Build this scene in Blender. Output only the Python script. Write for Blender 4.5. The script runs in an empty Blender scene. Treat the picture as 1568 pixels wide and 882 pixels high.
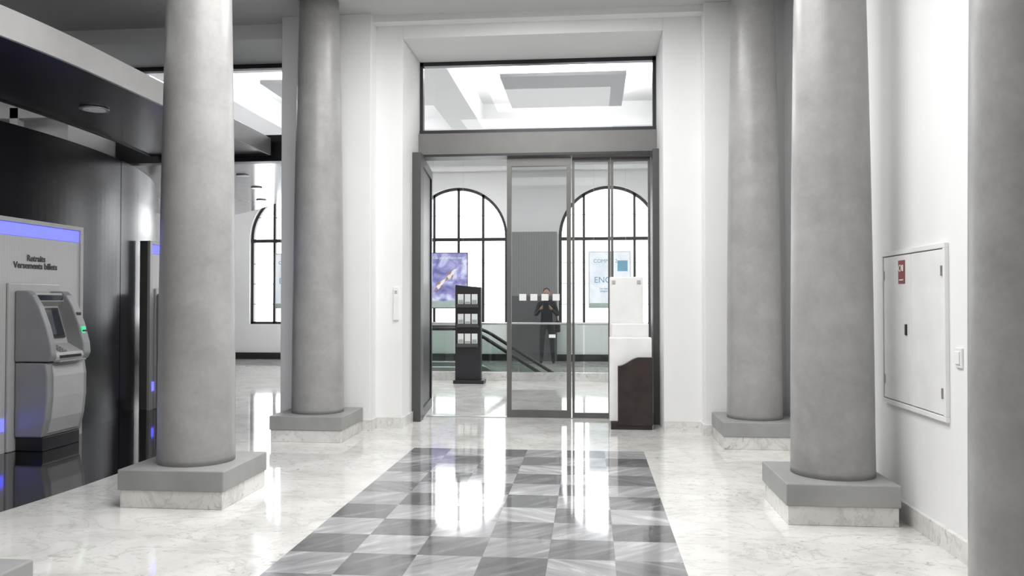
import bpy, bmesh, math, random
from mathutils import Vector, Matrix
random.seed(3)
S=bpy.context.scene
COL=S.collection
# ---------------------------------------------------------------- materials
def newmat(name):
    m=bpy.data.materials.new(name); m.use_nodes=True
    nt=m.node_tree; b=nt.nodes['Principled BSDF']
    return m,nt,b
def N(nt,t,**k):
    n=nt.nodes.new(t)
    for a,v in k.items(): setattr(n,a,v)
    return n
def setin(nt,sock,v):
    if isinstance(v,bpy.types.NodeSocket): nt.links.new(v,sock)
    else: sock.default_value=v
def M(nt,op,a,b=0.0,c=0.0,clamp=False):
    n=N(nt,'ShaderNodeMath',operation=op,use_clamp=clamp)
    for i,v in enumerate((a,b,c)):
        if i<len(n.inputs): setin(nt,n.inputs[i],v)
    return n.outputs[0]
def mixc(nt,f,a,b,blend='MIX'):
    n=N(nt,'ShaderNodeMix',data_type='RGBA',blend_type=blend)
    setin(nt,n.inputs[0],f); setin(nt,n.inputs[6],a); setin(nt,n.inputs[7],b)
    return n.outputs[2]
def ramp(nt,f,stops):
    n=N(nt,'ShaderNodeValToRGB'); cr=n.color_ramp
    while len(cr.elements)<len(stops): cr.elements.new(0.5)
    for e,(p,c) in zip(cr.elements,stops):
        e.position=p; e.color=(c,c,c,1) if not isinstance(c,tuple) else c+(1,)
    setin(nt,n.inputs[0],f); return n.outputs[0]
def noise(nt,vec,scale,detail=4,rough=.5,dist=0.):
    n=N(nt,'ShaderNodeTexNoise'); setin(nt,n.inputs['Vector'],vec)
    n.inputs['Scale'].default_value=scale; n.inputs['Detail'].default_value=detail
    n.inputs['Roughness'].default_value=rough; n.inputs['Distortion'].default_value=dist
    return n.outputs['Fac']
def pos(nt): return N(nt,'ShaderNodeNewGeometry').outputs['Position']
def mapping(nt,vec,scale=(1,1,1),rot=(0,0,0)):
    n=N(nt,'ShaderNodeMapping'); setin(nt,n.inputs[0],vec)
    n.inputs['Scale'].default_value=scale; n.inputs['Rotation'].default_value=rot
    return n.outputs[0]
def plain(name,c,rough=.5,metal=0.,spec=.5,var=.04,scale=6.,emit=None,es=0.,bump=0.):
    m,nt,b=newmat(name)
    if not isinstance(c,tuple): c=(c,c,c)
    p=pos(nt); f=noise(nt,p,scale,5)
    lo=tuple(x*(1-var) for x in c); hi=tuple(min(1,x*(1+var)) for x in c)
    setin(nt,b.inputs['Base Color'],ramp(nt,f,[(.3,lo),(.7,hi)]))
    b.inputs['Roughness'].default_value=rough; b.inputs['Metallic'].default_value=metal
    b.inputs['Specular IOR Level'].default_value=spec
    if emit: 
        b.inputs['Emission Color'].default_value=emit+(1,); b.inputs['Emission Strength'].default_value=es
    if bump:
        bn=N(nt,'ShaderNodeBump'); bn.inputs['Strength'].default_value=bump; bn.inputs['Distance'].default_value=.01
        setin(nt,bn.inputs['Height'],noise(nt,p,scale*3,6)); nt.links.new(bn.outputs[0],b.inputs['Normal'])
    return m
def marble_color(nt,p):
    base=ramp(nt,noise(nt,p,2.2,8,.6,.4),[(.25,(.57,.563,.54)),(.55,(.75,.742,.717)),(.8,(.81,.803,.785))])
    v=noise(nt,mapping(nt,p,(1,1.6,1),(0,0,.6)),1.7,9,.62,1.2)
    vein=M(nt,'SUBTRACT',1.0,M(nt,'MULTIPLY',M(nt,'ABSOLUTE',M(nt,'SUBTRACT',v,.5)),38.),clamp=True)
    c=mixc(nt,M(nt,'MULTIPLY',vein,.36),base,(.38,.37,.35,1))
    dens=ramp(nt,noise(nt,p,.9,3),[(.4,.25),(.62,1.)])
    fl=ramp(nt,noise(nt,mapping(nt,p,(1,2.2,1),(0,0,.5)),9,8,.68,.9),[(.57,0.),(.65,1.)])
    c=mixc(nt,M(nt,'MULTIPLY',M(nt,'MULTIPLY',fl,.65),dens),c,(.25,.24,.22,1))
    fl=ramp(nt,noise(nt,mapping(nt,p,(2,1,1),(0,0,-.4)),15,5,.6,.5),[(.64,0.),(.69,1.)])
    c=mixc(nt,M(nt,'MULTIPLY',M(nt,'MULTIPLY',fl,.6),dens),c,(.20,.19,.175,1))
    return c
marble,nt,b=newmat('marble_white'); setin(nt,b.inputs['Base Color'],marble_color(nt,pos(nt))); b.inputs['Roughness'].default_value=.25
# floor
floorm,nt,b=newmat('floor_polished')
p=pos(nt); sx=N(nt,'ShaderNodeSeparateXYZ'); setin(nt,sx.inputs[0],p); X,Y=sx.outputs[0],sx.outputs[1]
white=marble_color(nt,p)
T=.364
fx=M(nt,'DIVIDE',M(nt,'ADD',X,1.688),T); fy=M(nt,'DIVIDE',M(nt,'SUBTRACT',7.757,Y),T)
tx=M(nt,'FLOOR',fx); ty=M(nt,'FLOOR',fy)
cmb=N(nt,'ShaderNodeCombineXYZ'); setin(nt,cmb.inputs[0],tx); setin(nt,cmb.inputs[1],ty)
wn=N(nt,'ShaderNodeTexWhiteNoise',noise_dimensions='2D'); setin(nt,wn.inputs['Vector'],cmb.outputs[0]); rnd=wn.outputs['Value']
chk=M(nt,'FLOORED_MODULO',M(nt,'ADD',tx,ty),2.0)
off=N(nt,'ShaderNodeVectorMath',operation='MULTIPLY_ADD'); setin(nt,off.inputs[0],cmb.outputs[0]); off.inputs[1].default_value=(3.7,5.1,0); setin(nt,off.inputs[2],p)
def stk(rot):
    return noise(nt,mapping(nt,mapping(nt,off.outputs[0],(1,1,1),(0,0,rot)),(1.3,7,1)),1.35,8,.62,.6)
st=N(nt,'ShaderNodeMix',data_type='FLOAT'); setin(nt,st.inputs[0],M(nt,'GREATER_THAN',rnd,.8)); setin(nt,st.inputs[2],stk(-.75)); setin(nt,st.inputs[3],stk(.55))
tone=M(nt,'ADD',M(nt,'MULTIPLY',chk,.17),M(nt,'ADD',.125,M(nt,'MULTIPLY',rnd,.09)))
streak=ramp(nt,st.outputs[0],[(.28,.55),(.44,.88),(.55,1.05),(.72,1.8)])
n_=N(nt,'ShaderNodeVectorMath',operation='MULTIPLY')
cc=N(nt,'ShaderNodeCombineColor'); setin(nt,cc.inputs[0],tone); setin(nt,cc.inputs[1],tone); setin(nt,cc.inputs[2],M(nt,'MULTIPLY',tone,1.03))
setin(nt,n_.inputs[0],cc.outputs[0]); setin(nt,n_.inputs[1],streak); tc=n_.outputs[0]
def edge(f): 
    fr=M(nt,'FRACT',f); return M(nt,'LESS_THAN',M(nt,'MINIMUM',fr,M(nt,'SUBTRACT',1.,fr)),.005)
j=M(nt,'MAXIMUM',edge(fx),edge(fy)); tc=mixc(nt,M(nt,'MULTIPLY',j,.4),tc,(.12,.12,.12,1))
inp=M(nt,'MULTIPLY',M(nt,'MULTIPLY',M(nt,'GREATER_THAN',X,-1.688),M(nt,'LESS_THAN',X,.496)),M(nt,'LESS_THAN',Y,7.757))
c=mixc(nt,inp,white,tc)
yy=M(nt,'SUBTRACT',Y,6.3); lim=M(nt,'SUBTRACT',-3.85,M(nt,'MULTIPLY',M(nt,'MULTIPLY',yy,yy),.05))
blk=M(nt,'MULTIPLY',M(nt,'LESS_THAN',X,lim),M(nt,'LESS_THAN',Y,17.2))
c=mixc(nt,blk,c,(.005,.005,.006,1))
setin(nt,b.inputs['Base Color'],c); 
setin(nt,b.inputs['Roughness'],M(nt,'MULTIPLY_ADD',noise(nt,p,5,3),.04,.045)); b.inputs['Specular IOR Level'].default_value=.85

def plaster(name,c):
    return plain(name,c,.75,0,.25,.02,1.5,bump=.04)
wallm=plaster('plaster_white',(.83,.83,.828))
ceilm=plaster('ceiling_paint',(.62,.62,.62))
ceilw=plaster('ceiling_white',(.88,.88,.88))
greypan=plaster('ceiling_panel_grey',(.50,.51,.52))
colm,nt,b=newmat('column_stucco'); p=pos(nt)
n1=noise(nt,mapping(nt,p,(1,1,.8)),1.9,10,.62,.3); n2=noise(nt,p,34,4); n3=noise(nt,mapping(nt,p,(1,1,1.3)),4.0,7,.62,.4)
c=ramp(nt,n1,[(.28,(.245,.242,.236)),(.45,(.315,.31,.303)),(.58,(.35,.345,.337)),(.75,(.415,.41,.40))])
c=mixc(nt,.25,c,ramp(nt,n3,[(.3,.22),(.5,.33),(.7,.46)]))
c=mixc(nt,.05,c,ramp(nt,n2,[(.3,.2),(.7,.6)]))
setin(nt,b.inputs['Base Color'],c); b.inputs['Roughness'].default_value=.34
bn=N(nt,'ShaderNodeBump'); bn.inputs['Strength'].default_value=.08; bn.inputs['Distance'].default_value=.02; setin(nt,bn.inputs['Height'],n3); nt.links.new(bn.outputs[0],b.inputs['Normal'])
pedm=plain('pedestal_concrete',(.31,.31,.305),.45,var=.13,scale=3)
darkframe=plain('dark_frame_metal',(.03,.03,.034),.35,.3)
greyframe=plain('grey_anodised_metal',(.085,.085,.085),.4,.4)
alum=plain('door_aluminium',(.15,.148,.142),.38,.4)
transm=plain('transom_metal',(.19,.188,.182),.45,.3)
atmwall=plain('dark_panel_laminate',(.013,.013,.016),.22,.0,.25,.1,2)
blackm=plain('black_satin',(.012,.012,.014),.3)
fasciam=plain('canopy_fascia_paint',(.44,.435,.43),.4)
canund=plain('canopy_underside_gloss',(.028,.026,.032),.22,.2)
canback=plain('canopy_underside_light',(.42,.42,.44),.15,.2)
atmgrey=plain('atm_grey_plastic',(.30,.305,.31),.35)
atmlight=plain('atm_light_plastic',(.47,.47,.47),.35)
atmmetal=plain('atm_silver',(.5,.5,.5),.25,.8)
screenm=plain('screen_black',(.01,.012,.015),.08,emit=(.1,.12,.15),es=.15)
green=plain('green_led',(.05,.5,.22),.4,emit=(.1,.9,.4),es=.55)
blue=plain('blue_led',(.05,.06,.5),.6,0,.1,emit=(.13,.14,1.0),es=2.0)
whitep=plain('white_lacquer',(.84,.84,.83),.35)
wood=plain('dark_wenge_wood',(.028,.019,.017),.35,var=.35,scale=8)
signred=plain('sign_red',(.22,.015,.025),.4)
orange=plain('poster_orange',(.6,.22,.1),.5)
paper=plain('white_paper',(.85,.86,.84),.6)
papergr=plain('paper_green',(.40,.50,.46),.6)
rubber=plain('black_rubber',(.01,.01,.01),.4)
steel=plain('brushed_steel',(.5,.5,.5),.3,.9)
cloth=plain('dark_cloth',(.02,.02,.026),.9)
skinm=plain('skin',(.45,.28,.2),.6)
hair=plain('hair_dark',(.02,.015,.012),.7)
textm=plain('text_dark',(.05,.05,.06),.5)
textb=plain('text_blue',(.2,.42,.58),.5)
ribm,nt,b=newmat('ribbed_light_panel'); p=pos(nt); s=N(nt,'ShaderNodeSeparateXYZ'); setin(nt,s.inputs[0],p)
w=M(nt,'SINE',M(nt,'MULTIPLY',s.outputs[1],2*math.pi/.022))
setin(nt,b.inputs['Base Color'],ramp(nt,M(nt,'MULTIPLY_ADD',w,.5,.5),[(0,(.46,.46,.46)),(1,(.58,.58,.58))])); b.inputs['Roughness'].default_value=.45
flutem,nt,b=newmat('fluted_grey_panel'); p=pos(nt); s=N(nt,'ShaderNodeSeparateXYZ'); setin(nt,s.inputs[0],p)
w=M(nt,'SINE',M(nt,'MULTIPLY',s.outputs[0],2*math.pi/.06))
dark_refl=M(nt,'LESS_THAN',s.outputs[2],1.55)  # darker lower part: reflection in the door glass, painted into the panel colour
c=mixc(nt,dark_refl,ramp(nt,M(nt,'MULTIPLY_ADD',w,.5,.5),[(0,(.24,.24,.24)),(1,(.29,.29,.29))]),(.12,.12,.125,1))
setin(nt,b.inputs['Base Color'],c); b.inputs['Roughness'].default_value=.5
def glassmat(name,tint,ior=1.45):
    m,nt,b=newmat(name); nt.nodes.remove(b); out=nt.nodes['Material Output']
    t=N(nt,'ShaderNodeBsdfTransparent'); t.inputs[0].default_value=tint+(1,)
    g=N(nt,'ShaderNodeBsdfGlossy'); g.inputs['Roughness'].default_value=.01
    f=N(nt,'ShaderNodeFresnel'); f.inputs[0].default_value=ior
    mx=N(nt,'ShaderNodeMixShader'); nt.links.new(f.outputs[0],mx.inputs[0]); nt.links.new(t.outputs[0],mx.inputs[1]); nt.links.new(g.outputs[0],mx.inputs[2])
    nt.links.new(mx.outputs[0],out.inputs[0]); return m
glass=glassmat('clear_glass',(.96,.965,.965),1.3); glassd=glassmat('tinted_door_glass',(.82,.83,.83),1.4); glassg=glassmat('green_edge_glass',(.87,.905,.89))
def poster_mat(name,kind):
    m,nt,b=newmat(name); p=pos(nt)
    f=noise(nt,p,3.2,4,.55,.6)
    if kind==0:
        c=ramp(nt,f,[(.35,(.13,.13,.33)),(.5,(.27,.27,.52)),(.66,(.62,.64,.82))])
    else:
        c=ramp(nt,f,[(.35,(.70,.76,.82)),(.6,(.82,.86,.9))])
    setin(nt,b.inputs['Base Color'],c); b.inputs['Roughness'].default_value=.4
    setin(nt,b.inputs['Emission Color'],c); b.inputs['Emission Strength'].default_value=.25
    return m
pos0=poster_mat('poster_blue_violet',0); pos1=poster_mat('poster_pale_blue',1)
# ---------------------------------------------------------------- geometry helpers
def link(me,name,mats,parent=None,smooth=False,bevel=0.):
    o=bpy.data.objects.new(name,me); COL.objects.link(o)
    for m in (mats if isinstance(mats,(list,tuple)) else [mats]): me.materials.append(m)
    if smooth:
        for f in me.polygons: f.use_smooth=True
    if bevel:
        md=o.modifiers.new('bevel','BEVEL'); md.width=bevel; md.segments=2; md.limit_method='ANGLE'
    if parent:
        o.parent=parent; o.matrix_parent_inverse=Matrix.Translation(-parent.location)
    return o
def empty(name,loc):
    e=bpy.data.objects.new(name,None); e.location=loc; e.empty_display_size=.2; COL.objects.link(e); return e
def addbox(bm,x0,x1,y0,y1,z0,z1,mi=0):
    v=[bm.verts.new(c) for c in [(x0,y0,z0),(x1,y0,z0),(x1,y1,z0),(x0,y1,z0),(x0,y0,z1),(x1,y0,z1),(x1,y1,z1),(x0,y1,z1)]]
    for q in [(3,2,1,0),(4,5,6,7),(0,1,5,4),(1,2,6,5),(2,3,7,6),(3,0,4,7)]:
        f=bm.faces.new([v[i] for i in q]); f.material_index=mi
def boxes(name,lst,mats,parent=None,bevel=0.):
    bm=bmesh.new()
    for b in lst: addbox(bm,*b)
    me=bpy.data.meshes.new(name); bm.to_mesh(me); bm.free()
    return link(me,name,mats,parent,bevel=bevel)
def addprism(bm,pts,axis,a0,a1,mi=0):
    def P(u,v,a): return {'x':(a,u,v),'y':(u,a,v),'z':(u,v,a)}[axis]
    A=[bm.verts.new(P(u,v,a0)) for u,v in pts]; B=[bm.verts.new(P(u,v,a1)) for u,v in pts]
    fs=[bm.faces.new(A),bm.faces.new(B[::-1])]
    n=len(pts)
    for i in range(n): fs.append(bm.faces.new([A[i],B[i],B[(i+1)%n],A[(i+1)%n]]))
    for f in fs: f.material_index=mi
def prisms(name,lst,mats,parent=None,bevel=0.,smooth=False):
    bm=bmesh.new()
    for l in lst: addprism(bm,*l)
    bmesh.ops.recalc_face_normals(bm,faces=bm.faces)
    me=bpy.data.meshes.new(name); bm.to_mesh(me); bm.free()
    return link(me,name,mats,parent,bevel=bevel,smooth=smooth)
def lathe(name,prof,cx,cy,mats,parent=None,seg=64):
    bm=bmesh.new(); rings=[]
    for r,z in prof: rings.append([bm.verts.new((cx+r*math.cos(2*math.pi*i/seg),cy+r*math.sin(2*math.pi*i/seg),z)) for i in range(seg)])
    for a,b2 in zip(rings,rings[1:]):
        for i in range(seg): bm.faces.new([a[i],a[(i+1)%seg],b2[(i+1)%seg],b2[i]])
    bm.faces.new(rings[0][::-1]); bm.faces.new(rings[-1])
    me=bpy.data.meshes.new(name); bm.to_mesh(me); bm.free()
    o=link(me,name,mats,parent)
    for f in me.polygons: f.use_smooth = len(f.vertices)==4
    return o
def tube(name,pts,r,mat,parent=None):
    cu=bpy.data.curves.new(name,'CURVE'); cu.dimensions='3D'; cu.bevel_depth=r; cu.bevel_resolution=3
    sp=cu.splines.new('POLY'); sp.points.add(len(pts)-1)
    for q,pt in zip(sp.points,pts): q.co=tuple(pt)+(1,)
    cu.materials.append(mat); o=bpy.data.objects.new(name,cu); COL.objects.link(o)
    if parent: o.parent=parent; o.matrix_parent_inverse=Matrix.Translation(-parent.location)
    return o
def text(name,s,loc,rot,size,mat,parent=None,align='CENTER',off=0.):
    cu=bpy.data.curves.new(name,'FONT'); cu.body=s; cu.size=size; cu.extrude=.002; cu.align_x=align; cu.space_line=.85; cu.offset=off
    cu.materials.append(mat); o=bpy.data.objects.new(name,cu); o.location=loc; o.rotation_euler=rot; COL.objects.link(o)
    if parent: o.parent=parent; o.matrix_parent_inverse=Matrix.Translation(-parent.location)
    return o
# ---------------------------------------------------------------- room shell
WX0,WX1,WY0,WY1=-3.6,3.4,14.65,17.6     # escalator well
XL,XR=-13.,4.
boxes('floor',[(XL,XR,-3,WY0,-.25,0),(XL,WX0,WY0,WY1,-.25,0),(WX1,XR,WY0,WY1,-.25,0),(XL,XR,WY1,19.9,-.25,0)],floorm)
boxes('escalator_well_walls',[(WX0-.1,WX1+.1,WY0-.1,WY0-.001,-3.2,-.25),(WX0-.1,WX1+.1,WY1+.001,WY1+.1,-3.2,-.25),(WX0-.1,WX0-.001,WY0,WY1,-3.2,-.25),(WX1+.001,WX1+.1,WY0,WY1,-3.2,-.25),(WX0-.1,WX1+.1,WY0-.1,WY1+.1,-3.3,-3.2)],wallm)
CZ=4.57
boxes('ceiling',[(XL,2.2,-3,8.95,CZ,CZ+.2)],ceilm)
boxes('wall_north',[
 (-3.4,-2.09,8.95,10.15,0,5.2),(-3.4,-2.39,8.72,8.95,0,CZ),
 (.79,2.2,8.95,10.15,0,5.2),(1.196,2.2,8.72,8.95,0,CZ),
 (-2.09,.79,8.95,10.15,4.36,5.2)],wallm,bevel=.006)
boxes('wall_north_header',[(-6.06,-3.4,8.95,10.15,4.40,5.2)],wallm,bevel=.006)
boxes('wall_north_end',[(XL,-6.06,8.95,10.15,0,5.2)],wallm,bevel=.006)
boxes('trim_cornice',[(-2.39,1.196,8.80,8.95,CZ-.07,CZ)],wallm)
boxes('wall_east',[(2.02,2.2,-3,8.72,0,CZ)],wallm)
boxes('wall_west',[(XL-.2,XL,-3,19.9,0,5.2)],wallm)
boxes('wall_south',[(XL,2.2,-3.2,-3,0,CZ)],wallm)
boxes('wall_hall_east',[(XR,XR+.2,10.15,19.9,0,5.2),(2.2,XR+.2,9.95,10.15,0,5.2)],wallm)
boxes('baseboard_north',[(-3.4,-2.37,8.70,8.72,0,.12),(-2.39,-2.37,8.72,8.95,0,.12),(-2.37,-2.09,8.93,8.95,0,.12),(-2.09,-2.07,8.93,9.44,0,.12),
  (1.176,2.02,8.70,8.72,0,.12),(1.176,1.196,8.72,8.95,0,.12),(.79,1.176,8.93,8.95,0,.12)],marble)
boxes('baseboard_east',[(1.99,2.02,-3,8.7,0,.12)],marble)
FY0,FY1=19.5,19.9; R=1.2; SP=2.98; SILL=.86
wc=[-7.2,-3.18,.449]
lst=[]; 
xs=[XL]+[v for c in wc for v in (c-R,c+R)]+[XR]
for i in range(0,len(xs),2): lst.append(([(xs[i],0),(xs[i+1],0),(xs[i+1],5.2),(xs[i],5.2)],'y',FY0,FY1))
for c in wc:
    lst.append(([(c-R,0),(c+R,0),(c+R,SILL),(c-R,SILL)],'y',FY0,FY1))
    arc=[(c+R*math.cos(a),SP+R*math.sin(a)) for a in [math.pi*k/32 for k in range(33)]]
    for k in range(32):
        (x1,z1),(x2,z2)=arc[k],arc[k+1]
        lst.append(([(x1,z1),(x1,5.2),(x2,5.2),(x2,z2)],'y',FY0,FY1))
prisms('wall_far',lst,wallm)
boxes('baseboard_far',[(XL,XR,19.45,19.5,0,.16)],blackm)
boxes('trim_far_cornice',[(XL,XR,19.3,19.5,4.55,4.65)],ceilw)
for i,c in enumerate(wc):
    e=empty('window_%d'%(i+1),(c,19.62,SILL))
    fr=[]
    n=32
    for k in range(n):
        a,b2=math.pi*k/n,math.pi*(k+1)/n
        q=[(c+r*math.cos(t),SP+r*math.sin(t)) for r,t in ((R,a),(R,b2),(R-.07,b2),(R-.07,a))]
        fr.append((q,'y',19.58,19.68))
    prisms('arch_frame',fr,darkframe,e)
    bx=[(c-R,c-R+.07,19.58,19.68,SILL,SP),(c+R-.07,c+R,19.58,19.68,SILL,SP),(c-R,c+R,19.58,19.68,SILL,SILL+.06),(c-R,c+R,19.57,19.69,SP-.1,SP-.02)]
    for dx in (-.6,0,.6):
        h=SP+math.sqrt(R*R-dx*dx)-.02
        bx.append((c+dx-.03,c+dx+.03,19.58,19.68,SILL,h))
    boxes('mullions',bx,darkframe,e)
    thin=[]
    for z in (1.35,1.85,2.35,3.5): 
        hw=R if z<SP else math.sqrt(R*R-(z-SP)**2)
        thin.append((c-hw+.03,c+hw-.03,19.62,19.64,z-.008,z+.008))
    boxes('glazing_bars',thin,steel,e)
HZ=5.0
trays=[(-.45,1.75),(-4.6,1.75),(-8.7,1.75)]
TY0,TY1=12.3,16.7
bx=[(XL,XR,10.15,TY0,HZ,HZ+.5),(XL,XR,TY1,19.9,HZ,HZ+.5)]
cur=XR
for cx,hw in trays:
    bx.append((cx+hw,cur,TY0,TY1,HZ,HZ+.5)); cur=cx-hw
bx.append((XL,cur,TY0,TY1,HZ,HZ+.5)); bx.append((XL,XR,10.15,19.9,HZ+.5,HZ+.6))
boxes('ceiling_hall',bx,ceilw)
for cx,hw in trays:
    boxes('ceiling_tray_panel',[(cx-1.05,cx+1.05,13.5,15.7,HZ+.16,HZ+.22),(cx-.03,cx+.03,14.5,14.56,HZ+.22,HZ+.5),],greypan)
# ---------------------------------------------------------------- lights
def area(name,loc,sx,sy,P,up=False,col=(1,1,1)):
    l=bpy.data.lights.new(name,'AREA'); l.shape='RECTANGLE'; l.size=sx; l.size_y=sy; l.energy=P; l.color=col
    o=bpy.data.objects.new(name,l); o.location=loc; COL.objects.link(o)
    if up: o.rotation_euler=(math.pi,0,0)
    return o
area('ceiling_light',(-.9,4.4,CZ-.05),2.6,3.4,235,col=(1,.995,.985))
area('ceiling_light',(-.9,-1.2,CZ-.05),2.6,1.4,35,col=(1,.995,.985))  # unseen fill lamp, added behind the camera
area('ceiling_light',(-.6,7.3,CZ-.05),1.8,1.4,85,col=(1,.995,.985))
area('ceiling_light',(-7.5,4,CZ-.05),2,5,75,col=(.96,.98,1))
for cx,hw in trays:
    area('cove_light',(cx,14.6,HZ+.26),1.9,2.0,165,up=True)
for cx in (-2.5,-6.6,1.9):
    area('ceiling_light',(cx,14.5,HZ-.02),.3,3.5,110)
area('ceiling_light',(-.6,10.9,HZ-.02),2.4,.5,70)
w=bpy.data.worlds.new('sky'); S.world=w; w.use_nodes=True
w.node_tree.nodes['Background'].inputs[0].default_value=(.96,.98,1,1); w.node_tree.nodes['Background'].inputs[1].default_value=6.0
# ---------------------------------------------------------------- columns
def column(cx,cy,px0,px1,py0,py1):
    e=empty('column',(cx,cy,0))
    boxes('marble_plinth',[(px0+.012,px1-.012,py0+.012,py1-.012,0,.12)],marble,e,bevel=.004)
    boxes('pedestal_slab',[(px0,px1,py0,py1,.12,.26)],pedm,e,bevel=.008)
    prof=[(.268,.26),(.268,.30)]
    for k in range(1,25):
        z=.30+(CZ-.30)*k/24; t=(z-.3)/(CZ-.3)
        prof.append((.266-.012*t-.052*t*t,z))
    lathe('shaft',prof,cx,cy,colm,e)
for cy in (3.05,5.675,8.315):
    column(-2.835,cy,-3.21,-2.46,cy-.375,cy+.375)
column(1.62,8.31,1.255,1.985,8.31-.37,8.31+.37)
column(1.61,5.66,1.225,1.92,5.66-.37,5.66+.37)
column(1.62,3.05,1.255,1.96,3.05-.37,3.05+.37)
# ---------------------------------------------------------------- door portal
PY=9.95
e=empty('window_portal_transom',(-.65,PY,3.17))
boxes('transom_beam',[(-2.09,.79,9.80,10.05,3.17,3.46)],transm,e,bevel=.004)
boxes('transom_edges',[(-2.09,.79,9.78,9.80,3.17,3.20),(-2.09,.79,9.86,9.97,3.46,3.51),(-2.09,.79,9.88,9.97,4.31,4.36),(-2.09,-2.05,9.88,9.97,3.46,4.36),(.75,.79,9.88,9.97,3.46,4.36)],darkframe,e)
boxes('upper_pane',[(-2.05,.75,9.92,9.93,3.51,4.31)],glass,e)
e=empty('window_side_transom',(-4.7,PY,3.17))
boxes('transom_beam',[(-6.04,-3.4,9.88,10.05,3.17,3.46)],darkframe,e)
boxes('window_frame',[(-6.04,-3.4,9.88,9.97,4.345,4.40),(-6.04,-3.4,9.88,9.97,3.46,3.50),(-6.04,-6.0,9.88,9.97,3.46,4.4),(-3.44,-3.4,9.88,9.97,0,4.4)],darkframe,e)
boxes('upper_pane',[(-6.0,-3.44,9.92,9.93,3.5,4.345)],glass,e)
e=empty('door_1',(-2.05,9.5,0))
prisms('jamb_post',[([(-2.09,9.45),(-1.985,9.45),(-1.985,9.62),(-2.09,9.62)],'z',0.0,3.17)],greyframe,e,bevel=.004)
prisms('leaf_frame',[([(-2.085,9.63),(-2.0,9.63),(-2.13,10.9),(-2.21,10.9)],'z',0.0,.12),
   ([(-2.085,9.63),(-2.0,9.63),(-2.13,10.9),(-2.21,10.9)],'z',3.05,3.165),
   ([(-2.085,9.63),(-2.0,9.63),(-2.01,9.72),(-2.09,9.72)],'z',.12,3.05),
   ([(-2.12,10.8),(-2.205,10.8),(-2.21,10.9),(-2.13,10.9)],'z',.12,3.05)],darkframe,e)
prisms('leaf_panel',[([(-2.06,9.72),(-2.03,9.72),(-2.14,10.8),(-2.17,10.8)],'z',.12,3.05)],darkframe,e)
e=empty('door_2',(.75,9.6,0))
boxes('jamb_post',[(.715,.79,9.48,9.62,0,3.17)],greyframe,e,bevel=.004)
boxes('jamb_return',[(.735,.79,9.62,10.1,0,3.165)],darkframe,e)
e=empty('sliding_glass_door',(-.6,9.95,0))
def panel(x0,x1,y,st=.055,top=.11,bot=.085,g=glassd,z1=3.165,fm=None):
    boxes('panel_frame',[(x0,x0+st,y-.025,y+.025,.01,z1),(x1-st,x1,y-.025,y+.025,.01,z1),(x0+st,x1-st,y-.025,y+.025,z1-top,z1),(x0+st,x1-st,y-.025,y+.025,.01,.01+bot)],fm or alum,e)
    boxes('panel_glass',[(x0+st,x1-st,y-.005,y+.005,.01+bot,z1-top)],g,e)
panel(-1.01,-.23,9.90)
boxes('floor_guide',[(-2.0,.7,9.87,9.99,.0,.008)],steel,e)
st=[]
for k in range(4):
    x=-.86+.135*k; st.append((x,x+.085,9.889,9.894,1.42,1.50))
boxes('safety_markers',st,paper,e)
boxes('notice_sticker',[(-.50,-.42,9.889,9.894,.97,1.01)],paper,e)
e=empty('glass_side_panels',(.3,9.97,0))
panel(-.22,.245,9.975,.03,.06,.05,glass,fm=alum); panel(.25,.725,9.975,.03,.06,.05,glass,fm=alum)
e=empty('wall_intercom',(-2.15,8.94,1.4))
boxes('plate',[(-2.185,-2.125,8.925,8.95,1.2,1.57)],whitep,e,bevel=.004)
boxes('speaker_slots',[(-2.17,-2.14,8.92,8.926,1.5+.01*k*2,1.51+.01*k*2) for k in range(2)],fasciam,e)
# ---------------------------------------------------------------- east wall
e=empty('electrical_cabinet',(2.0,5.33,.73))
boxes('outer_frame',[(1.995,2.02,4.83,5.84,.72,.75),(1.995,2.02,4.83,5.84,1.71,1.74),(1.995,2.02,4.83,4.86,.75,1.71),(1.995,2.02,5.81,5.84,.75,1.71)],whitep,e,bevel=.003)
boxes('door_leaves',[(2.0,2.019,4.866,5.332,.756,1.704),(2.0,2.019,5.338,5.804,.756,1.704)],whitep,e,bevel=.003)
boxes('latch',[(1.990,2.001,5.395,5.418,1.19,1.26)],blackm,e,bevel=.003)
boxes('hinges',[(1.992,2.0,5.79,5.806,.85,.91),(1.992,2.0,5.79,5.806,1.55,1.61),(1.992,2.0,4.866,4.88,.85,.91),(1.992,2.0,4.866,4.88,1.55,1.61)],steel,e)
boxes('red_sign',[(1.996,2.001,5.425,5.53,1.52,1.67)],signred,e)
tube('hose_symbol',[(1.994,5.495+.020*math.cos(t*.3),1.62+.020*math.sin(t*.3)) for t in range(22)],.003,paper,e)
boxes('sign_marks',[(1.993,1.997,5.445,5.465,1.60,1.64),(1.993,1.997,5.445,5.51,1.54,1.548)],paper,e)
e=empty('light_switch',(2.01,4.70,1.1))
boxes('plate',[(2.008,2.02,4.66,4.74,1.04,1.15)],whitep,e,bevel=.003)
boxes('rocker',[(2.0,2.009,4.675,4.725,1.06,1.13)],paper,e,bevel=.003)
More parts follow.
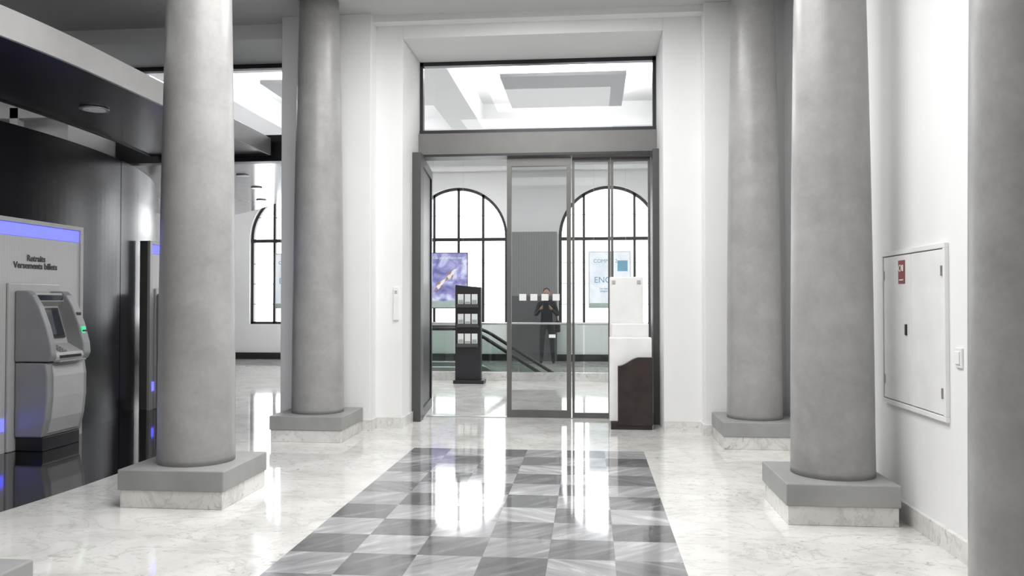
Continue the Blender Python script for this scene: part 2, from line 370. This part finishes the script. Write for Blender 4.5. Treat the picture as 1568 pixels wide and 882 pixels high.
# ---------------------------------------------------------------- dark ATM partition wall + canopy
def wx(y): return -5.55-.07*(y-8)**2
def curvewall(name,y0,y1,mat):
    n=60; out=[];inn=[]
    for k in range(n+1):
        y=y0+(y1-y0)*k/n; out.append((wx(y),y)); inn.append((wx(y)-.12,y))
    return prisms(name,[(out+inn[::-1],'z',0,3.13)],mat)
curvewall('wall_partition_front',3.2,9.42,atmwall); curvewall('wall_partition_middle',9.44,10.06,atmwall); curvewall('wall_partition_rear',10.065,12.6,atmwall)
CA=3.23
def ex(y): return -3.95-.07*max(0,6.2-y)**2
def ix(y): return -5.32-.03*(y-7.5)**2
ys=[3.2+(9.78-3.2)*k/48 for k in range(49)]
def strip(name,fo,fi,ys,z0,z1,mat,par):
    return prisms(name,[([(fo(y),y) for y in ys]+[(fi(y),y) for y in ys[::-1]],'z',z0,z1)],mat,par)
e=empty('curved_canopy',(-4.6,6.5,CA))
strip('canopy_body',lambda y:ex(y)-.03,ix,ys,CA+.01,CA+.18,canund,e)
strip('canopy_fascia',ex,lambda y:ex(y)-.028,ys,CA,CA+.21,fasciam,e)
strip('canopy_inner_trim',lambda y:ix(y)-.002,lambda y:ix(y)-.03,ys,CA,CA+.2,darkframe,e)
boxes('canopy_end_trim',[(-5.4,-3.95,9.785,9.81,CA,CA+.2)],darkframe,e)
for y in (4.9,7.3):
    lathe('downlight_ring',[(.13,CA-.005),(.13,CA+.009)],-4.68,y,steel,e,32)
    lathe('downlight_lens',[(.10,CA-.01),(.10,CA-.004)],-4.68,y,whitep,e,32)
boxes('canopy_hangers',[(-5.2,-5.17,y-.015,y+.015,CA+.18,CZ) for y in (4.2,)],steel,e)
e=empty('hall_canopy',(-6.,13,3.3))
ys2=[10.3+(17.2-10.3)*k/32 for k in range(33)]
strip('canopy_body',lambda y:-4.25-.075*(y-10.3)**2,lambda y:-9.2,ys2,3.30,3.42,canback,e)
for y in (11.7,13.0,14.6):
    lathe('downlight',[(.09,3.28),(.09,3.299)],-5.0-.09*(y-10.3)**1.7,y,steel,e,24)
boxes('trim_upper_frame',[(-7.3,-7.2,8.7,8.8,0,CZ),(-6.6,-6.5,8.7,8.8,0,CZ),(-9,-6.1,8.7,8.8,3.5,3.62)],wallm)
# ---------------------------------------------------------------- ATMs
def atm(xb,yc,y0p,y1p,label):
    e=empty('cash_machine_bay',(xb,yc,0))
    boxes('surround_body',[(xb-.128,xb-.02,y0p,y1p,0,2.2)],alum,e,bevel=.005)
    boxes('surround_border',[(xb-.02,xb+.015,y1p-.05,y1p,0,2.2),(xb-.02,xb+.015,y0p,y0p+.05,0,2.2),(xb-.02,xb+.015,y0p+.05,y1p-.05,2.16,2.2)],fasciam,e)
    boxes('ribbed_face',[(xb-.02,xb,y0p+.05,y1p-.05,.0,2.03)],ribm,e)
    boxes('blue_light_strip',[(xb-.018,xb-.005,y0p+.05,y1p-.05,2.035,2.155)],blue,e)
    if yc-.40>y0p+.06: boxes('blue_foot_light',[(xb,xb+.01,y0p+.05,yc-.40,.20,.32)],blue,e)
    boxes('blue_marker_light',[(xb,xb+.01,y0p+.055,y0p+.12,.24,.36)],blue,e)
    boxes('machine_backplate',[(xb,xb+.03,max(yc-.38,y0p+.125),yc+.36,0,1.58)],atmlight,e,bevel=.01)
    if label: text('sign_text',label,(xb+.004,yc+.03,1.80),(math.pi/2,0,math.pi/2),.085,textm,e,off=.002)
    a=empty('cash_machine',(xb+.03,yc,0)); x=xb+.035; y0,y1=yc-.3,yc+.3
    def pr(name,pts,ya,yb,m,bev=.008): return prisms(name,[([(x+u,v) for u,v in [(p[0],p[1]) for p in pts]],'y',ya,yb)],m,a,bevel=bev)
    pr('base_plinth',[(0,0),(.27,0),(.27,.13),(0,.13)],y0+.02,y1-.02,blackm)
    pr('lower_cabinet',[(0,.13),(.27,.13),(.31,.3),(.33,.5),(.33,.7),(.31,.83),(0,.83)],y0,y1,atmgrey,.015)
    pr('cabinet_door',[(.27,.16),(.285,.16),(.325,.3),(.345,.5),(.345,.7),(.33,.8),(.3,.8)],y0+.07,y1-.07,atmlight,.006)
    for ya,yb in ((y0-.005,y0+.075),(y1-.11,y1+.005)):
        pr('side_cheek',[(0,.84),(.34,.84),(.37,.90),(.36,1.0),(.31,1.18),(.24,1.36),(.17,1.47),(.12,1.51),(0,1.51)],ya,yb,atmgrey,.012)
    pr('console',[(0,.84),(.35,.84),(.37,.88),(.355,.92),(.20,1.0),(.19,1.03),(.09,1.36),(.15,1.41),(.13,1.49),(0,1.49)],y0+.075,y1-.11,atmlight,.004)
    pr('screen_bezel',[(.192,1.05),(.202,1.055),(.115,1.345),(.100,1.34)],y0+.10,y1-.15,greyframe,0)
    pr('screen',[(.195,1.08),(.206,1.085),(.128,1.325),(.115,1.32)],y0+.13,y1-.18,screenm,0)
    for i in range(4):
        for j2 in range(3):
            u=.25+.028*i; z=.985-.0145*i*1.85*.55
            boxes('key',[(x+u,x+u+.02,y0+.15+.034*j2,y0+.176+.034*j2,z-.02,z+.004)],atmmetal,a)
    boxes('shelf_lip',[(x+.33,x+.40,y0+.08,y1-.12,.83,.85)],atmmetal,a,bevel=.004)
    boxes('card_reader',[(x+.29,x+.335,y1-.09,y1-.03,1.09,1.16)],green,a,bevel=.004)
    boxes('card_slot',[(x+.32,x+.345,y1-.085,y1-.025,1.11,1.125)],blackm,a)
    boxes('receipt_slot',[(x+.24,x+.275,y1-.085,y1-.02,1.24,1.30)],blackm,a)
    boxes('cash_slot',[(x+.335,x+.375,y0+.12,y1-.16,.868,.895)],blackm,a)
    boxes('top_lamp',[(x+.13,x+.155,y0+.1,y1-.13,1.42,1.47)],screenm,a)
atm(-5.42,7.5,5.9,8.26,'Retraits\nVersements billets')
atm(-5.705,10.54,10.1,11.75,'Versements')
# ---------------------------------------------------------------- brochure stand
e=empty('brochure_stand',(-2.1,14.05,0))
prisms('back_body',[([(-2.33,.06),(-1.88,.06),(-1.88,1.66),(-2.33,1.70)],'y',13.98,14.12)],darkframe,e,bevel=.006)
boxes('foot_plate',[(-2.35,-1.82,13.88,14.22,0,.06)],darkframe,e,bevel=.006)
sh=[];br=[];bg=[]
for z in (.66,1.0,1.34):
    sh.append((-2.29,-1.92,13.90,13.98,z-.03,z))
    sh.append((-2.29,-1.92,13.895,13.905,z-.03,z+.03))
    for k in range(3):
        x0=-2.275+.12*k
        br.append((x0,x0+.1,13.93,13.945,z,z+.2)); bg.append((x0+.01,x0+.09,13.925,13.93,z+.05,z+.10 if k!=1 else z+.07))
boxes('shelves',sh,greyframe,e); boxes('brochures',br,paper,e); boxes('brochure_covers',bg,papergr,e)
# ---------------------------------------------------------------- leaflet dispenser by the door
e=empty('leaflet_dispenser',(.45,9.25,0))
boxes('tall_back',[(.22,.60,9.40,9.44,.08,1.69)],whitep,e,bevel=.012)
boxes('middle_step',[(.235,.655,9.30,9.39,.08,1.16)],whitep,e,bevel=.012)
boxes('lower_body',[(.21,.675,9.12,9.29,.08,1.01)],whitep,e,bevel=.012)
top=[(.30+.38*k/16, .70+.095*(0.5-0.5*math.cos(math.pi*min(1,k/10)))) for k in range(17)]
prisms('wood_front',[([(.30,.05),(.68,.05)]+top[::-1],'y',9.05,9.115)],wood,e,bevel=.004)
boxes('plinth',[(.225,.675,9.07,9.42,0,.078)],wood,e)
boxes('corner_clips',[(.245,.285,9.392,9.40,1.61,1.65),(.53,.57,9.392,9.40,1.61,1.65)],fasciam,e)
# ---------------------------------------------------------------- posters
def poster(x0,x1,z0,z1,mat,kind):
    e=empty('hanging_poster',((x0+x1)/2,19.3,z0))
    y=19.30
    boxes('frame',[(x0-.02,x1+.02,y,y+.03,z0-.02,z1+.02)],greyframe if kind==0 else fasciam,e)
    boxes('sheet',[(x0,x1,y-.006,y-.001,z0,z1)],mat,e)
    boxes('hanging_wires',[(x0+.1,x0+.104,y+.01,y+.014,z1,4.9),(x1-.104,x1-.1,y+.01,y+.014,z1,4.9)],steel,e)
    cx=(x0+x1)/2; rot=(math.pi/2,0,0)
    if kind==0:
        text('headline','Das passiert nun neu',(cx,y-.01,z1-.13),rot,.085,paper,e)
        for dx,dz in ((-.16,.58),(.10,.82)):
            X0,Z0=cx+dx,z0+dz
            prisms('rocket_body',[([(X0-.11,Z0-.13),(X0-.06,Z0-.14),(X0+.08,Z0+.03),(X0+.12,Z0+.12),(X0+.03,Z0+.08),(X0-.11,Z0-.07)],'y',y-.012,y-.007)],paper,e)
            prisms('rocket_fins',[([(X0-.12,Z0-.0),(X0-.0,Z0+.03),(X0-.05,Z0-.03)],'y',y-.014,y-.008),([(X0+.0,Z0-.14),(X0+.04,Z0-.02),(X0-.01,Z0-.06)],'y',y-.014,y-.008),([(X0-.18,Z0-.2),(X0-.08,Z0-.12),(X0-.12,Z0-.08)],'y',y-.014,y-.008)],orange,e)
        boxes('caption_panel',[(x0,x1,y-.012,y-.007,z0,z0+.16)],papergr,e)
    else:
        text('headline','ENORM',(cx-.02,y-.01,z0+.58),rot,.2,textb,e)
        text('body_text','Le compte jeune\nsimple et gratuit',(cx,y-.01,z0+.42),rot,.07,textb,e)
        text('small_text','COMPTE 2',(cx-.1,y-.01,z1-.25),rot,.12,textb,e)
        boxes('picture',[(cx+.18,x1-.06,y-.012,y-.007,z0+.85,z1-.2)],textb,e)
        boxes('caption_panel',[(x0,x1,y-.012,y-.007,z0,z0+.1)],papergr,e)
poster(-3.86,-2.93,1.27,2.57,pos0,0); poster(-.02,.93,1.28,2.58,pos1,1); poster(-7.65,-6.75,1.27,2.57,pos1,1)
boxes('trim_pier_cladding',[(-1.93,-.79,19.38,19.449,.0,3.08)],flutem)
# ---------------------------------------------------------------- well balustrade + escalator
e=empty('glass_balustrade',(-.1,14.58,0))
boxes('stone_kerb',[(WX0,WX1,14.5,14.64,0,.15)],marble,e)
boxes('glass_panes',[(WX0+.02+1.16*k,WX0+1.15+1.16*k,14.565,14.58,.15,1.0) for k in range(6)],glassg,e)
tube('handrail',[(WX0,14.572,1.02),(WX1,14.572,1.02)],.022,steel,e)
e=empty('escalator',(-2.3,15.9,0))
SX=-2.25; sl=math.tan(math.radians(32))
def rail(x): 
    if x<SX-.3: return .9
    t=x-(SX-.3)
    return .9-(sl*t*t/1.2 if t<.6 else sl*(t-.3))
pts=[WX0+.25+k*.1 for k in range(0,56)]
for y in (15.25,16.55):
    arc=[(WX0+.25-.2*math.sin(math.pi*k/8),y,.7+.2*-math.cos(math.pi*k/8)) for k in range(9)]
    tube('handrail_belt',arc+[(x,y,rail(x)) for x in pts],.035,rubber,e)
    pr=[(x,rail(x)-.04) for x in pts]+[(x,rail(x)-.72) for x in pts[::-1]]
    prisms('balustrade_glass',[(pr,'y',y-.008,y+.008)],glassg,e)
    pr=[(x,rail(x)-.72) for x in pts]+[(x,rail(x)-1.1) for x in pts[::-1]]
    prisms('skirt_truss',[(pr,'y',y-.1,y+.1)],steel,e)
stp=[(WX0+.01,SX,15.37,16.43,-.15,0.0)]
for k in range(11):
    x=SX+.32*k; stp.append((x,x+.33,15.37,16.43,-.2*(k+1)-.3,-.2*(k+1)))
boxes('steps',stp,greyframe,e)
# ---------------------------------------------------------------- solid figure in the hall, standing in for people reflected in the door glass
def person(px,py):
    e=empty('reflected_person',(px,py,0))
    V=[(0,0,.93),(0,0,1.1),(0,-.03,1.30),(0,-.07,1.42),(0,-.10,1.50),
       (-.17,-.03,1.36),(-.25,-.06,1.10),(-.13,-.27,1.24),
       (.17,-.03,1.36),(.25,-.06,1.10),(.13,-.27,1.24),
       (-.09,0,.86),(-.11,-.02,.48),(-.12,.02,.10),(-.13,-.13,.045),
       (.09,0,.86),(.12,-.03,.48),(.14,.02,.10),(.16,-.13,.045)]
    Rr=[.13,.12,.135,.07,.055,.065,.048,.033,.065,.048,.033,.085,.06,.042,.035,.085,.06,.042,.035]
    E=[(0,1),(1,2),(2,3),(3,4),(2,5),(5,6),(6,7),(2,8),(8,9),(9,10),(0,11),(11,12),(12,13),(13,14),(0,15),(15,16),(16,17),(17,18)]
    def sk(name,V,E,Rr,mat,root=0,sub=2):
        me=bpy.data.meshes.new(name); me.from_pydata([(a+px,b2+py,c) for a,b2,c in V],E,[]); me.update()
        o=link(me,name,mat,e)
        md=o.modifiers.new('skin','SKIN'); 
        for i,r in enumerate(Rr):
            s=me.skin_vertices[0].data[i]; s.radius=(r,r*.8 if i in(0,1,2) and len(Rr)>10 else r); s.use_root=(i==root)
        sb=o.modifiers.new('sub','SUBSURF'); sb.levels=sub; sb.render_levels=sub
        md.use_smooth_shade=True
        return o
    sk('body',V,E,Rr,cloth)
    for s in (-1,1):
        pal=[(s*.13,-.27,1.24),(s*.10,-.31,1.27),(s*.075,-.34,1.30)]
        sk('palm',pal,[(0,1),(1,2)],[.026,.032,.03],skinm,0,1)
        for k in range(4):
            b0=Vector((s*.085+s*.012*(k-1.5),-.35,1.30-.012*(k-1.5)))
            sk('finger_%d'%(k+1),[tuple(b0),tuple(b0+Vector((-s*.015,-.03,.02))),tuple(b0+Vector((-s*.045,-.03,.03+.003*k)))],[(0,1),(1,2)],[.009,.0085,.007],skinm,0,1)
        sk('thumb',[(s*.10,-.30,1.29),(s*.075,-.30,1.325),(s*.05,-.32,1.335)],[(0,1),(1,2)],[.011,.01,.008],skinm,0,1)
    def ell(name,c,r,mat,seg=20):
        bm=bmesh.new(); bmesh.ops.create_uvsphere(bm,u_segments=seg,v_segments=14,radius=1)
        for v in bm.verts:
            v.co=Vector((v.co.x*r[0]*(1-.18*max(0,-v.co.z)),v.co.y*r[1],v.co.z*r[2]))+Vector((c[0]+px,c[1]+py,c[2]))
        me=bpy.data.meshes.new(name); bm.to_mesh(me); bm.free(); return link(me,name,mat,e,smooth=True)
    ell('head',(0,-.13,1.59),(.075,.095,.115),skinm); ell('hair',(0,-.10,1.63),(.082,.095,.095),hair)
    ell('nose',(0,-.228,1.58),(.012,.018,.02),skinm,8)
    for s in (-1,1): ell('eye',(s*.03,-.213,1.605),(.012,.008,.007),hair,8); ell('ear',(s*.077,-.12,1.585),(.01,.02,.03),skinm,8)
    ell('mouth',(0,-.212,1.54),(.022,.008,.006),signred,8)
    boxes('camera_body',[(px-.07,px+.07,py-.40,py-.33,1.31,1.40)],blackm,e,bevel=.008)
    boxes('shoulder_bag',[(px+.18,px+.30,py-.02,py+.16,.72,.98)],hair,e,bevel=.02)
    tube('bag_strap',[(px+.24,py+.06,.97),(px+.15,py-.02,1.42),(px+.08,py+.08,1.45),(px-.1,py+.12,1.3)],.012,hair,e)
person(-.98,18.45)
# ---------------------------------------------------------------- camera
cam=bpy.data.cameras.new('camera'); co=bpy.data.objects.new('camera',cam); COL.objects.link(co)
cam.sensor_width=36; cam.lens=28.7; cam.clip_end=200
co.location=(0,0,1.4); co.rotation_euler=(math.radians(91.0),0,math.radians(5.48))
S.camera=co
S.view_settings.view_transform='Standard'; S.view_settings.look='None'
S.view_settings.exposure=0.0
